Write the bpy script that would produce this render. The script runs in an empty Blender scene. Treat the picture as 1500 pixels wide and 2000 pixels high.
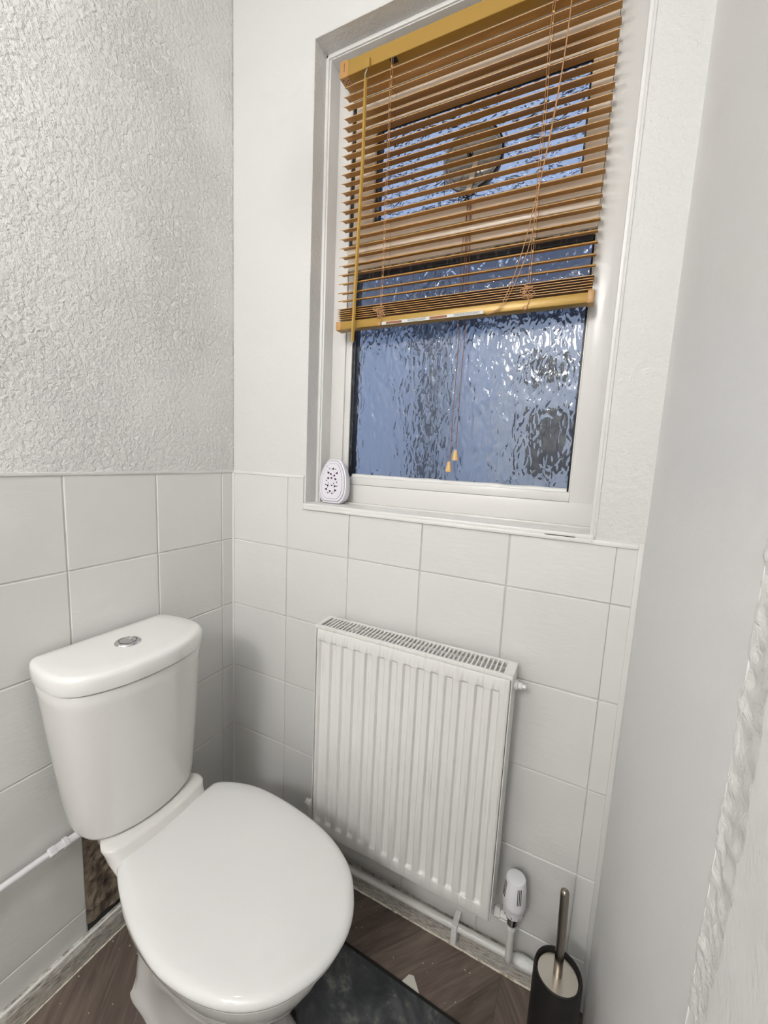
import bpy, bmesh, math, random
from mathutils import Vector, Matrix, noise
random.seed(7)
SC = bpy.context.scene
COL = SC.collection

# ------------------------------------------------------------------ camera
R0 = Vector((0.8934815, 0.4466832, 0.0465289))
R1 = Vector((0.1003204, -0.0975259, -0.9901638))
R2 = Vector((-0.4377518, 0.8893609, -0.1319490))
cam = bpy.data.cameras.new('camera'); camo = bpy.data.objects.new('camera', cam); COL.objects.link(camo)
mx = Matrix((R0, -R1, -R2)).transposed().to_4x4(); mx.translation = Vector((0.93798, -0.88965, 1.18686))
camo.matrix_world = mx
cam.sensor_fit = 'HORIZONTAL'; cam.sensor_width = 36.0; cam.lens = 36.0*803.1434/1500.0
cam.clip_start = 0.01; cam.clip_end = 100
SC.camera = camo

# ------------------------------------------------------------------ world (blue dusk) + exposure
w = bpy.data.worlds.new('dusk'); SC.world = w; w.use_nodes = True
bg = w.node_tree.nodes['Background']; bg.inputs[0].default_value = (0.36, 0.46, 0.68, 1); bg.inputs[1].default_value = 0.98
SC.view_settings.view_transform = 'Standard'; SC.view_settings.look = 'None'
SC.view_settings.gamma = 1.0; SC.view_settings.use_curve_mapping = False
SC.view_settings.exposure = 0.12
LAMP_POS = (0.42, -0.93, 1.97)
LAMP_STRENGTH = 74.0
REAR_FILL_STRENGTH = 60.0  # strength of the added ambient fill lamp

# ------------------------------------------------------------------ materials
def mat(name, color, rough=0.5, metal=0.0, spec=0.5, coat=0.0):
    m = bpy.data.materials.new(name); m.use_nodes = True
    b = m.node_tree.nodes['Principled BSDF']
    b.inputs['Base Color'].default_value = (*color, 1); b.inputs['Roughness'].default_value = rough
    b.inputs['Metallic'].default_value = metal; b.inputs['Specular IOR Level'].default_value = spec
    b.inputs['Coat Weight'].default_value = coat
    return m
def N(m, t, **kw):
    n = m.node_tree.nodes.new(t)
    for k, v in kw.items(): setattr(n, k, v)
    return n
def L(m, a, b): m.node_tree.links.new(a, b)
def P(m): return m.node_tree.nodes['Principled BSDF']
def pos(m, scale=(1, 1, 1), rot=(0, 0, 0)):
    g = N(m, 'ShaderNodeNewGeometry'); mp = N(m, 'ShaderNodeMapping')
    mp.inputs['Scale'].default_value = scale; mp.inputs['Rotation'].default_value = rot
    L(m, g.outputs['Position'], mp.inputs['Vector']); return mp.outputs['Vector']
def nz(m, vec, scale, detail=3, rough=0.55, dist=0.0):
    n = N(m, 'ShaderNodeTexNoise'); n.inputs['Scale'].default_value = scale; n.inputs['Detail'].default_value = detail
    n.inputs['Roughness'].default_value = rough; n.inputs['Distortion'].default_value = dist
    L(m, vec, n.inputs['Vector']); return n.outputs['Fac']
def ramp(m, fac, stops):
    r = N(m, 'ShaderNodeValToRGB'); e = r.color_ramp.elements
    while len(e) < len(stops): e.new(0.5)
    for i, (p, c) in enumerate(stops):
        e[i].position = p; e[i].color = (*c, 1) if len(c) == 3 else c
    L(m, fac, r.inputs['Fac']); return r.outputs['Color']
def math_(m, op, a, b):
    n = N(m, 'ShaderNodeMath', operation=op)
    for i, v in enumerate((a, b)):
        if isinstance(v, (int, float)): n.inputs[i].default_value = v
        else: L(m, v, n.inputs[i])
    return n.outputs[0]
def bump(m, h, dist, strength=1.0, prev=None):
    b = N(m, 'ShaderNodeBump'); b.inputs['Distance'].default_value = dist; b.inputs['Strength'].default_value = strength
    L(m, h, b.inputs['Height'])
    if prev is not None: L(m, prev, b.inputs['Normal'])
    L(m, b.outputs['Normal'], P(m).inputs['Normal']); return b.outputs['Normal']

WHITE = (0.80, 0.79, 0.76)
# lumpy plaster of the left wall
m_lump = mat('lumpy_plaster_paint', (0.82, 0.817, 0.80), 0.42)
v = pos(m_lump)
n1 = nz(m_lump, v, 100, 5, 0.62); n2 = nz(m_lump, v, 300, 3)
mask = nz(m_lump, v, 3.2, 2, 0.5)
mk = ramp(m_lump, mask, [(0.30, (0.25,)*3), (0.62, (1,)*3)])
c1 = ramp(m_lump, n1, [(0.42, (0,)*3), (0.62, (1,)*3)])
h = math_(m_lump, 'ADD', math_(m_lump, 'MULTIPLY', c1, mk), math_(m_lump, 'MULTIPLY', n2, 0.35))
bn = bump(m_lump, nz(m_lump, v, 9, 2), 0.012, 0.5)
bump(m_lump, h, 0.0036, 0.9, bn)
# smooth painted plaster
m_plas = mat('painted_plaster', (0.68, 0.678, 0.665), 0.5)
v = pos(m_plas)
bn = bump(m_plas, nz(m_plas, v, 14, 3), 0.006, 0.5)
bump(m_plas, nz(m_plas, v, 170, 3), 0.0006, 0.6, bn)
# plaster around window reveal - rough
m_rough = mat('rough_reveal_plaster', (0.68, 0.675, 0.66), 0.5)
v = pos(m_rough)
bn = bump(m_rough, nz(m_rough, v, 70, 4, 0.6), 0.0035, 0.8)
bump(m_rough, nz(m_rough, v, 200, 3), 0.001, 0.7, bn)
# right wall
m_right = mat('eggshell_wall_paint', (0.80, 0.80, 0.795), 0.42)
v = pos(m_right)
bn = bump(m_right, nz(m_right, v, 10, 3), 0.006, 0.5)
bump(m_right, nz(m_right, v, 260, 2), 0.0005, 0.6, bn)
m_peel = mat('wrinkled_filler_paint', (0.74, 0.74, 0.72), 0.45)
v = pos(m_peel)
bump(m_peel, nz(m_peel, v, 110, 4, 0.6, 0.8), 0.0025, 0.8)
m_roller = mat('roller_textured_paint', (0.80, 0.80, 0.79), 0.45)
v = pos(m_roller)
bn = bump(m_roller, nz(m_roller, v, 300, 2), 0.0007, 0.6)
bump(m_roller, nz(m_roller, v, 20, 3), 0.004, 0.4, bn)
# tiles
m_tile = mat('painted_ceramic_tile', (0.68, 0.67, 0.64), 0.28, coat=0.15)
v = pos(m_tile); oi = N(m_tile, 'ShaderNodeObjectInfo')
mixn = N(m_tile, 'ShaderNodeMix', data_type='RGBA')
mixn.inputs[6].default_value = (0.73, 0.726, 0.712, 1); mixn.inputs[7].default_value = (0.70, 0.694, 0.675, 1)
L(m_tile, oi.outputs['Random'], mixn.inputs[0]); L(m_tile, mixn.outputs[2], P(m_tile).inputs['Base Color'])
bn = bump(m_tile, nz(m_tile, v, 7, 2), 0.010, 0.45)
bump(m_tile, nz(m_tile, pos(m_tile, (1, 1, 3)), 40, 3), 0.0008, 0.6, bn)
m_grout = mat('painted_grout', (0.62, 0.60, 0.56), 0.6)
v = pos(m_grout); bump(m_grout, nz(m_grout, v, 240, 3), 0.0008, 0.8)
m_caulk = mat('white_caulk', (0.77, 0.765, 0.75), 0.35)
v = pos(m_caulk); bump(m_caulk, nz(m_caulk, v, 60, 3), 0.0025, 0.6)
# timber
m_gloss = mat('white_gloss_timber', (0.72, 0.71, 0.69), 0.25)
v = pos(m_gloss); bump(m_gloss, nz(m_gloss, pos(m_gloss, (1, 1, .2)), 45, 3), 0.0012, 0.5)
m_sash = mat('yellowed_gloss_timber', (0.82, 0.72, 0.60), 0.3)
v = pos(m_sash); bump(m_sash, nz(m_sash, v, 45, 3), 0.0015, 0.5)
m_skirt = mat('chipped_skirting_paint', (0.62, 0.60, 0.55), 0.5)
v = pos(m_skirt, (4, 4, 30))
ch = nz(m_skirt, v, 14, 5, 0.7)
L(m_skirt, ramp(m_skirt, ch, [(0.36, (0.20, 0.17, 0.14)), (0.46, (0.42, 0.39, 0.35)), (0.58, (0.66, 0.64, 0.58))]), P(m_skirt).inputs['Base Color'])
bump(m_skirt, ch, 0.002, 0.8)
m_chip = mat('flaked_cream_paint', (0.78, 0.72, 0.60), 0.5)
v = pos(m_chip)
L(m_chip, ramp(m_chip, nz(m_chip, v, 90, 4), [(0.35, (0.45, 0.38, 0.28)), (0.5, (0.82, 0.77, 0.66))]), P(m_chip).inputs['Base Color'])
m_black = mat('black_glazing_gasket', (0.006, 0.007, 0.012), 0.45)
v = pos(m_black)
L(m_black, ramp(m_black, nz(m_black, pos(m_black, (1, 1, .3)), 160, 4, 0.7), [(0.55, (0.006, 0.007, 0.012)), (0.68, (0.12, 0.13, 0.15))]), P(m_black).inputs['Base Color'])
m_mould = mat('mould_spotted_bead', (0.5, 0.48, 0.42), 0.6)
v = pos(m_mould)
L(m_mould, ramp(m_mould, nz(m_mould, pos(m_mould, (.5, 1, 1.4)), 150, 6, 0.75), [(0.46, (0.012, 0.012, 0.012)), (0.56, (0.58, 0.55, 0.48))]), P(m_mould).inputs['Base Color'])
# obscured glass
m_glass = mat('hammered_obscure_glass', (0.93, 0.96, 1.0), 0.04)
P(m_glass).inputs['Transmission Weight'].default_value = 1.0; P(m_glass).inputs['IOR'].default_value = 1.45; P(m_glass).inputs['Specular IOR Level'].default_value = 0.3
v = pos(m_glass, (1, 1, 0.5))
vo = N(m_glass, 'ShaderNodeTexVoronoi', feature='SMOOTH_F1'); vo.inputs['Scale'].default_value = 75
vo.inputs['Smoothness'].default_value = 0.9
wv = N(m_glass, 'ShaderNodeTexNoise'); wv.inputs['Scale'].default_value = 34; wv.inputs['Detail'].default_value = 1.5
L(m_glass, v, wv.inputs['Vector'])
mv = N(m_glass, 'ShaderNodeMix', data_type='RGBA'); mv.blend_type = 'LINEAR_LIGHT'; mv.inputs[0].default_value = 0.03
L(m_glass, v, mv.inputs[6]); L(m_glass, wv.outputs['Color'], mv.inputs[7]); L(m_glass, mv.outputs[2], vo.inputs['Vector'])
hg = math_(m_glass, 'ADD', vo.outputs['Distance'], math_(m_glass, 'MULTIPLY', nz(m_glass, v, 55, 1), 1.2))
bump(m_glass, hg, 0.0021, 0.8)
m_glass2 = m_glass.copy(); m_glass2.name = 'hammered_glass_upper'
for n_ in m_glass2.node_tree.nodes:
    if n_.type == 'BUMP': n_.inputs['Distance'].default_value = 0.0045
    if n_.type == 'MAPPING': n_.inputs['Scale'].default_value = (0.8, 1, 1.3)
# blind
m_wood = mat('golden_pine_slat', (0.50, 0.27, 0.085), 0.42)
v = pos(m_wood, (2, 40, 40))
L(m_wood, ramp(m_wood, nz(m_wood, v, 10, 4), [(0.3, (0.46, 0.235, 0.045)), (0.7, (0.58, 0.31, 0.070))]), P(m_wood).inputs['Base Color'])
m_rail = mat('gold_metal_rail', (0.42, 0.255, 0.055), 0.33, 0.15)
m_cap = mat('tan_plastic_cap', (0.48, 0.26, 0.09), 0.4)
m_cord = mat('tan_cord', (0.46, 0.25, 0.12), 0.7)
m_cordd = mat('brown_cord', (0.26, 0.12, 0.07), 0.7)
m_tassel = mat('pine_acorn', (0.72, 0.47, 0.20), 0.45)
m_clear = mat('clear_plastic', (0.8, 0.78, 0.72), 0.15); P(m_clear).inputs['Transmission Weight'].default_value = 0.7
m_stick = mat('sticker_paper', (0.62, 0.63, 0.62), 0.5)
m_ink = mat('sticker_ink', (0.12, 0.12, 0.12), 0.6)
m_brown = mat('sticker_brown_print', (0.26, 0.09, 0.03), 0.6)
# ventilator
m_vent = mat('smoky_ventilator_plastic', (0.60, 0.58, 0.54), 0.22); P(m_vent).inputs['Transmission Weight'].default_value = 0.6
m_ventw = mat('cream_plastic', (0.75, 0.70, 0.60), 0.35)
# sanitary
m_cer = mat('white_vitreous_china', (0.71, 0.70, 0.675), 0.10, coat=0.4)
m_lid = mat('white_glazed_lid', (0.82, 0.82, 0.80), 0.12, coat=0.3)
m_seat = mat('white_seat_plastic', (0.73, 0.73, 0.72), 0.07, coat=0.2)
m_chrome = mat('chrome', (0.62, 0.62, 0.62), 0.12, 1.0)
m_steel = mat('brushed_steel', (0.60, 0.56, 0.50), 0.35, 1.0)
m_rod = mat('polished_steel_rod', (0.36, 0.32, 0.28), 0.2, 1.0)
m_dark = mat('gap_shade', (0.02, 0.02, 0.02), 0.7)  # near-black colour standing in for shade inside gaps and slots
# radiator
m_rad = mat('brushed_white_radiator_paint', (0.76, 0.75, 0.73), 0.28)
v = pos(m_rad, (1, 1, .03))
st = nz(m_rad, v, 240, 3, 0.6)
L(m_rad, ramp(m_rad, st, [(0.28, (0.64, 0.625, 0.60)), (0.42, (0.75, 0.742, 0.722))]), P(m_rad).inputs['Base Color'])
bump(m_rad, st, 0.0008, 0.5)
m_pipe = mat('painted_pipe', (0.70, 0.69, 0.66), 0.4)
v = pos(m_pipe); bump(m_pipe, nz(m_pipe, v, 60, 3), 0.002, 0.6)
m_tape = mat('white_pipe_compound', (0.80, 0.80, 0.78), 0.4)
v = pos(m_tape); bump(m_tape, nz(m_tape, v, 90, 4), 0.004, 0.8)
m_trv = mat('white_valve_plastic', (0.78, 0.78, 0.80), 0.35)
m_blackp = mat('matt_black_plastic', (0.008, 0.007, 0.007), 0.5)
m_fresh = mat('pale_lilac_plastic', (0.76, 0.74, 0.80), 0.3)
m_heart = mat('dark_plum_gel', (0.035, 0.004, 0.03), 0.5)
# floor
m_plank = mat('grey_brown_vinyl_plank', (0.2, 0.15, 0.12), 0.42)
tc = N(m_plank, 'ShaderNodeTexCoord'); mp = N(m_plank, 'ShaderNodeMapping'); mp.inputs['Scale'].default_value = (4, 40, 1)
uvn = N(m_plank, 'ShaderNodeUVMap'); L(m_plank, uvn.outputs['UV'], mp.inputs['Vector'])
gr = nz(m_plank, mp.outputs['Vector'], 1.6, 6, 0.65, 0.4)
pc = ramp(m_plank, gr, [(0.30, (0.085, 0.064, 0.053)), (0.5, (0.14, 0.107, 0.088)), (0.72, (0.21, 0.165, 0.135))])
hs = N(m_plank, 'ShaderNodeHueSaturation'); oi = N(m_plank, 'ShaderNodeObjectInfo')
L(m_plank, math_(m_plank, 'ADD', math_(m_plank, 'MULTIPLY', oi.outputs['Random'], 0.4), 0.82), hs.inputs['Value'])
L(m_plank, pc, hs.inputs['Color']); L(m_plank, hs.outputs['Color'], P(m_plank).inputs['Base Color'])
bump(m_plank, gr, 0.0006, 0.6)
m_sub = mat('dark_floor_seam', (0.03, 0.024, 0.02), 0.8)
m_mat = mat('slate_print_mat', (0.04, 0.045, 0.05), 0.6)
v = pos(m_mat)
a1 = nz(m_mat, v, 14, 6, 0.65, 0.5); a2 = nz(m_mat, v, 60, 5, 0.7)
cc = ramp(m_mat, a1, [(0.35, (0.022, 0.024, 0.028)), (0.5, (0.045, 0.048, 0.052)), (0.62, (0.09, 0.095, 0.10))])
c2 = ramp(m_mat, math_(m_mat, 'MULTIPLY', a2, a1), [(0.30, (0, 0, 0)), (0.42, (0.13, 0.11, 0.075))])
ad = N(m_mat, 'ShaderNodeMix', data_type='RGBA'); ad.blend_type = 'ADD'; ad.inputs[0].default_value = 0.8
L(m_mat, cc, ad.inputs[6]); L(m_mat, c2, ad.inputs[7]); L(m_mat, ad.outputs[2], P(m_mat).inputs['Base Color'])
bump(m_mat, a2, 0.0015, 0.5)
m_matb = mat('black_mat_binding', (0.008, 0.008, 0.008), 0.7)
m_paper = mat('paper_scrap', (0.72, 0.70, 0.62), 0.7)
m_mortar = mat('crumbling_mortar', (0.25, 0.2, 0.14), 0.9)
v = pos(m_mortar)
L(m_mortar, ramp(m_mortar, nz(m_mortar, v, 26, 5, 0.6), [(0.35, (0.06, 0.045, 0.035)), (0.5, (0.20, 0.155, 0.115)), (0.65, (0.34, 0.28, 0.19))]), P(m_mortar).inputs['Base Color'])
bump(m_mortar, nz(m_mortar, v, 120, 5, 0.7), 0.004, 0.9)
m_out = mat('outside_render', (0.72, 0.74, 0.78), 0.9)
m_outl = mat('outside_pale_frame', (0.82, 0.78, 0.72), 0.8)
m_outd = mat('outside_dark_pane', (0.035, 0.04, 0.05), 0.4)
m_outp = mat('grey_pipe_and_fin_shade', (0.13, 0.14, 0.16), 0.5)
m_outg = mat('outside_ground', (0.35, 0.35, 0.36), 0.9)
m_bulb = bpy.data.materials.new('lamp_glow'); m_bulb.use_nodes = True
nt = m_bulb.node_tree; nt.nodes.clear(); em = nt.nodes.new('ShaderNodeEmission'); ou = nt.nodes.new('ShaderNodeOutputMaterial')
em.inputs[0].default_value = (1.0, 0.985, 0.965, 1); em.inputs[1].default_value = LAMP_STRENGTH; nt.links.new(em.outputs[0], ou.inputs[0])
m_fill = m_bulb.copy(); m_fill.name = 'rear_fill_glow'
[n for n in m_fill.node_tree.nodes if n.type == 'EMISSION'][0].inputs[1].default_value = REAR_FILL_STRENGTH

# ------------------------------------------------------------------ helpers
def empty(name, loc, label=None, cat=None, group=None, kind=None):
    o = bpy.data.objects.new(name, None); COL.objects.link(o); o.location = loc; o.empty_display_size = 0.05
    tag(o, label, cat, group, kind); return o
def tag(o, label=None, cat=None, group=None, kind=None):
    if label: o['label'] = label
    if cat: o['category'] = cat
    if group: o['group'] = group
    if kind: o['kind'] = kind
    return o
def finish(name, bm, m, parent=None, smooth=False, angle=None):
    """links bm (world coordinates) as one mesh object"""
    bmesh.ops.recalc_face_normals(bm, faces=bm.faces)
    me = bpy.data.meshes.new(name); bm.to_mesh(me); bm.free()
    for mm in (m if isinstance(m, (list, tuple)) else [m]): me.materials.append(mm)
    if smooth:
        for p in me.polygons: p.use_smooth = True
        if angle is not None: me.set_sharp_from_angle(angle=math.radians(angle))
    o = bpy.data.objects.new(name, me); COL.objects.link(o)
    if parent is not None:
        off = Vector((0, 0, 0)); q = parent
        while q is not None: off += q.location; q = q.parent
        me.transform(Matrix.Translation(-off)); o.parent = parent
    return o
def bx(bm, x0, x1, y0, y1, z0, z1, bev=0.0, seg=1, mi=0):
    vs = [bm.verts.new(p) for p in ((x0,y0,z0),(x1,y0,z0),(x1,y1,z0),(x0,y1,z0),(x0,y0,z1),(x1,y0,z1),(x1,y1,z1),(x0,y1,z1))]
    fs = [bm.faces.new([vs[i] for i in f]) for f in ((3,2,1,0),(4,5,6,7),(0,1,5,4),(1,2,6,5),(2,3,7,6),(3,0,4,7))]
    for f in fs: f.material_index = mi
    if bev > 0:
        es = list({e for f in fs for e in f.edges})
        bmesh.ops.bevel(bm, geom=es, offset=bev, segments=seg, affect='EDGES', profile=0.5)
def box(name, m, parent, *a, **k):
    bm = bmesh.new(); bx(bm, *a, **k)
    return finish(name, bm, m, parent, smooth=k.get('seg', 1) > 1, angle=40)
def catmull(pts, n=6):
    pts = [Vector(p) for p in pts]; out = []
    q = [pts[0]*2-pts[1]] + pts + [pts[-1]*2-pts[-2]]
    for i in range(1, len(q)-2):
        for k in range(n):
            t = k/n; a, b, c, d = q[i-1], q[i], q[i+1], q[i+2]
            out.append(0.5*((2*b)+(-a+c)*t+(2*a-5*b+4*c-d)*t*t+(-a+3*b-3*c+d)*t**3))
    out.append(pts[-1]); return out
def tb(bm, pts, r, seg=8, mi=0):
    pts = [Vector(p) for p in pts]; rings = []
    rs = r if isinstance(r, (list, tuple)) else [r]*len(pts)
    t0 = (pts[1]-pts[0]).normalized()
    up = Vector((0, 0, 1)) if abs(t0.z) < 0.9 else Vector((0, 1, 0))
    n = t0.cross(up).normalized()
    for i, p in enumerate(pts):
        t = (pts[min(i+1, len(pts)-1)]-pts[max(i-1, 0)]).normalized()
        n = (n-t*n.dot(t)).normalized(); b = t.cross(n)
        rings.append([bm.verts.new(p+rs[i]*(math.cos(a)*n+math.sin(a)*b)) for a in [2*math.pi*k/seg for k in range(seg)]])
    for A, B in zip(rings, rings[1:]):
        for k in range(seg): bm.faces.new((A[k], A[(k+1) % seg], B[(k+1) % seg], B[k])).material_index = mi
    bm.faces.new(rings[0][::-1]); bm.faces.new(rings[-1])
def tube(name, m, parent, pts, r, seg=8):
    bm = bmesh.new(); tb(bm, pts, r, seg); return finish(name, bm, m, parent, True, 50)
def lathe(bm, c, prof, seg=32, axis='z', sx=1, sy=1, mi=0):
    """prof: list of (radius, height); axis direction"""
    rings = []
    for r, h in prof:
        ring = []
        for k in range(seg):
            a = 2*math.pi*k/seg; u, v = r*math.cos(a)*sx, r*math.sin(a)*sy
            p = {'z': (u, v, h), 'x': (h, u, v), 'y': (u, h, v)}[axis]
            ring.append(bm.verts.new(Vector(c)+Vector(p)))
        rings.append(ring)
    for A, B in zip(rings, rings[1:]):
        for k in range(seg): bm.faces.new((A[k], A[(k+1) % seg], B[(k+1) % seg], B[k])).material_index = mi
    bm.faces.new(rings[0][::-1]).material_index = mi; bm.faces.new(rings[-1]).material_index = mi
def turned(name, m, parent, c, prof, seg=32, axis='z', angle=40, **k):
    bm = bmesh.new(); lathe(bm, c, prof, seg, axis, **k); return finish(name, bm, m, parent, True, angle)
def prism(bm, poly, d, axis='y', a0=0.0, inset=0.0, dep=0.0, mi=0):
    """poly 2D list extruded along axis from a0 to a0+d"""
    def P3(u, v, w): return {'y': (u, w, v), 'x': (w, u, v), 'z': (u, v, w)}[axis]
    A = [bm.verts.new(P3(u, v, a0)) for u, v in poly]; B = [bm.verts.new(P3(u, v, a0+d)) for u, v in poly]
    n = len(poly)
    bm.faces.new(A).material_index = mi; bm.faces.new(B[::-1]).material_index = mi
    for i in range(n): bm.faces.new((A[i], A[(i+1) % n], B[(i+1) % n], B[i])).material_index = mi
def off2(poly, d):
    n = len(poly); out = []
    for i in range(n):
        a, b, c = Vector(poly[i-1]), Vector(poly[i]), Vector(poly[(i+1) % n])
        e1 = (b-a); e2 = (c-b)
        if e1.length < 1e-9 or e2.length < 1e-9: out.append(tuple(b)); continue
        e1.normalize(); e2.normalize()
        nn = Vector((e1.y+e2.y, -e1.x-e2.x))
        if nn.length < 1e-6: nn = Vector((e1.y, -e1.x))
        nn.normalize(); k = max(0.5, nn.dot(Vector((e1.y, -e1.x))))
        out.append(tuple(b+nn*d/k))
    return out
def loft(bm, rings):
    vs = [[bm.verts.new(p) for p in r] for r in rings]; n = len(vs[0])
    for A, B in zip(vs, vs[1:]):
        for k in range(n): bm.faces.new((A[k], A[(k+1) % n], B[(k+1) % n], B[k]))
    bm.faces.new(vs[0][::-1]); bm.faces.new(vs[-1])
def resample(pts, n):
    pts = [Vector(p) for p in pts]; L_ = [0]
    for a, b in zip(pts, pts[1:]): L_.append(L_[-1]+(b-a).length)
    out = []; j = 0
    for i in range(n):
        t = L_[-1]*i/(n-1)
        while j < len(pts)-2 and L_[j+1] < t: j += 1
        f = (t-L_[j])/max(1e-9, L_[j+1]-L_[j]); out.append(pts[j].lerp(pts[j+1], f))
    return out

# ================================================================== SETTING
X1 = 1.043; YF = -3.40; ZC = 2.42; ZT = 1.124; TW = 0.1991  # room runs deep behind the camera to hold the added fill lamp
WX0, WX1, WZ0, WZ1 = 0.262, 0.957, 1.052, 2.149      # window opening
# floor
floor = empty('floor', (0, 0, 0), kind='structure')
box('subfloor', m_sub, floor, -0.06, X1+0.06, YF-0.05, 0.06, -0.05, -0.0025)
def clip(poly, x0, x1, y0, y1):
    for ax, val, sgn in ((0, x0, 1), (0, x1, -1), (1, y0, 1), (1, y1, -1)):
        out = []
        for i in range(len(poly)):
            a, b = poly[i-1], poly[i]; da, db = (a[ax]-val)*sgn, (b[ax]-val)*sgn
            if da*db < 0:
                t = da/(da-db); out.append((a[0]+(b[0]-a[0])*t, a[1]+(b[1]-a[1])*t))
            if db >= 0: out.append(b)
        poly = out
        if len(poly) < 3: return []
    return poly
cols = [(-0.13, 0.37, -53), (0.37, 0.87, 51), (0.87, 1.37, -53)]
pw = 0.078
for cx0, cx1, ang in cols:
    t = math.tan(math.radians(ang)); pitch = pw/math.cos(math.radians(ang)); w_ = cx1-cx0
    k = -60
    while k < 30:
        y0 = -0.021+k*pitch; k += 1
        g = 0.0007
        poly = [(cx0+g*.5, y0+g*.6), (cx1-g*.5, y0+w_*t+g*.6), (cx1-g*.5, y0+w_*t+pitch-g*.6), (cx0+g*.5, y0+pitch-g*.6)]
        poly = clip(poly, 0.0, X1, YF, 0.0)
        if len(poly) < 3: continue
        area = abs(sum(poly[i-1][0]*poly[i][1]-poly[i][0]*poly[i-1][1] for i in range(len(poly))))/2
        if area < 2e-4: continue
        bm = bmesh.new(); prism(bm, poly, 0.0026, 'z', -0.0026)
        uv = bm.loops.layers.uv.new('UVMap'); ca, sa = math.cos(math.radians(ang)), math.sin(math.radians(ang)); ru = random.random()*50
        for f in bm.faces:
            for l in f.loops: l[uv].uv = (l.vert.co.x*ca+l.vert.co.y*sa+ru, -l.vert.co.x*sa+l.vert.co.y*ca+ru)
        finish('plank', bm, m_plank, floor)
# ceiling
bm = bmesh.new(); bx(bm, -0.12, X1+0.12, YF-0.12, 0.27, ZC, ZC+0.1); tag(finish('ceiling', bm, m_plas), kind='structure')
# left wall
wl = empty('wall_left', (0, 0, 0), kind='structure')
bm = bmesh.new(); bx(bm, -0.12, -0.0012, YF-0.12, 0.27, ZT, ZC); finish('plaster', bm, m_lump, wl)
bm = bmesh.new(); bx(bm, -0.12, -0.0018, YF-0.12, 0.27, -0.05, ZT-0.0005); finish('grout_bed', bm, m_grout, wl)
# back (window) wall
wb = empty('wall_back', (0, 0, 0), kind='structure')
bm = bmesh.new(); Y0 = 0.0026; YB = 0.27
bx(bm, 0.0, WX0, Y0, YB, ZT, ZC); bx(bm, WX0, WX1, Y0, YB, WZ1, ZC); finish('plaster', bm, m_plas, wb)
bm = bmesh.new(); bx(bm, WX1, X1, Y0, YB, 1.042, ZC); finish('plaster', bm, m_rough, wb)
bm = bmesh.new(); bx(bm, 0.0, WX0, Y0, YB, -0.05, ZT-0.0005); bx(bm, WX0, X1, Y0, YB, -0.05, 1.0415); bx(bm, WX0, WX1, 0.01, YB, 1.0415, WZ0-0.003)
finish('grout_bed', bm, m_grout, wb)
# rough plaster return round the opening (first 48 mm of the reveal)
def strip_noise(bm, pts_a, pts_b, amp):  # ruled surface with noise
    pass
bm = bmesh.new()
bx(bm, WX0-0.004, WX0+0.0015, 0.0005, 0.05, WZ0, WZ1+0.003, 0.001)
bx(bm, WX0, WX1, 0.0005, 0.05, WZ1-0.0015, WZ1+0.004, 0.001)
bx(bm, WX1-0.0015, WX1+0.004, 0.0005, 0.05, WZ0, WZ1, 0.001)
finish('reveal_plaster', bm, m_rough, wb)
# painted band beside the right wall
box('painted_band', m_tile, wb, 1.0335, X1, -0.001, 0.002, 0.0, 1.05, bev=0.0008, seg=2)
# right wall
wr = empty('wall_right', (0, 0, 0), kind='structure')
bm = bmesh.new(); bx(bm, X1, X1+0.12, -0.553, 0.27, -0.05, ZC, 0.0); finish('smooth_panel', bm, m_right, wr)
bm = bmesh.new()                                     # wrinkled filler between the panels
ny, nz_ = 22, 800; g = []
for j in range(nz_+1):
    z = -0.03+(ZC-0.01+0.03)*j/nz_; row = []
    for i in range(ny+1):
        u = i/ny; y = -0.545-0.075*u
        fold = abs(math.sin(z*150+4*noise.noise(Vector((u*2.5, z*14, 1)))+u*2.5))**4
        amp = 0.35+0.65*max(0, noise.noise(Vector((0, z*3.1, 5)))+0.4)
        h_ = 0.0034*fold*amp*math.sin(math.pi*u)+0.0011*noise.noise(Vector((y*60, z*40, 2)))+0.0010*noise.noise(Vector((y*160, z*130, 8)))
        ridge = 0.0028*math.exp(-((u-0.10)/0.07)**2)*(0.8+0.5*noise.noise(Vector((9, z*30, 2))))
        row.append(bm.verts.new((X1+0.0022-h_-ridge, y, z)))
    g.append(row)
for j in range(nz_):
    for i in range(ny): bm.faces.new((g[j][i], g[j][i+1], g[j+1][i+1], g[j+1][i]))
finish('filler_strip', bm, m_peel, wr, True)
bm = bmesh.new()                                     # nearer panel with a ragged edge
edge = []
for j in range(700):
    z = -0.04+(ZC+0.04)*j/699
    y = -0.601-0.010*(z-0.8)*1.5+0.007*noise.noise(Vector((3, z*26, 0)))+0.0045*noise.noise(Vector((3, z*90, 4)))+0.002*noise.noise(Vector((3, z*260, 4)))
    edge.append((y, z))
A = [bm.verts.new((X1-0.0052, y-0.0015, z)) for y, z in edge]; B = [bm.verts.new((X1+0.03, y, z)) for y, z in edge]
A2 = [bm.verts.new((X1-0.0035, y+0.001, z)) for y, z in edge]
C_ = [bm.verts.new((X1-0.0052, YF-0.12, z)) for y, z in edge]
for j in range(699):
    bm.faces.new((C_[j], A[j], A[j+1], C_[j+1])); bm.faces.new((A[j], A2[j], A2[j+1], A[j+1])); bm.faces.new((A2[j], B[j], B[j+1], A2[j+1]))
finish('near_panel', bm, m_roller, wr)
bm = bmesh.new(); bx(bm, X1+0.005, X1+0.12, YF-0.12, -0.553, -0.05, ZC); finish('wall_core', bm, m_right, wr)
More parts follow.
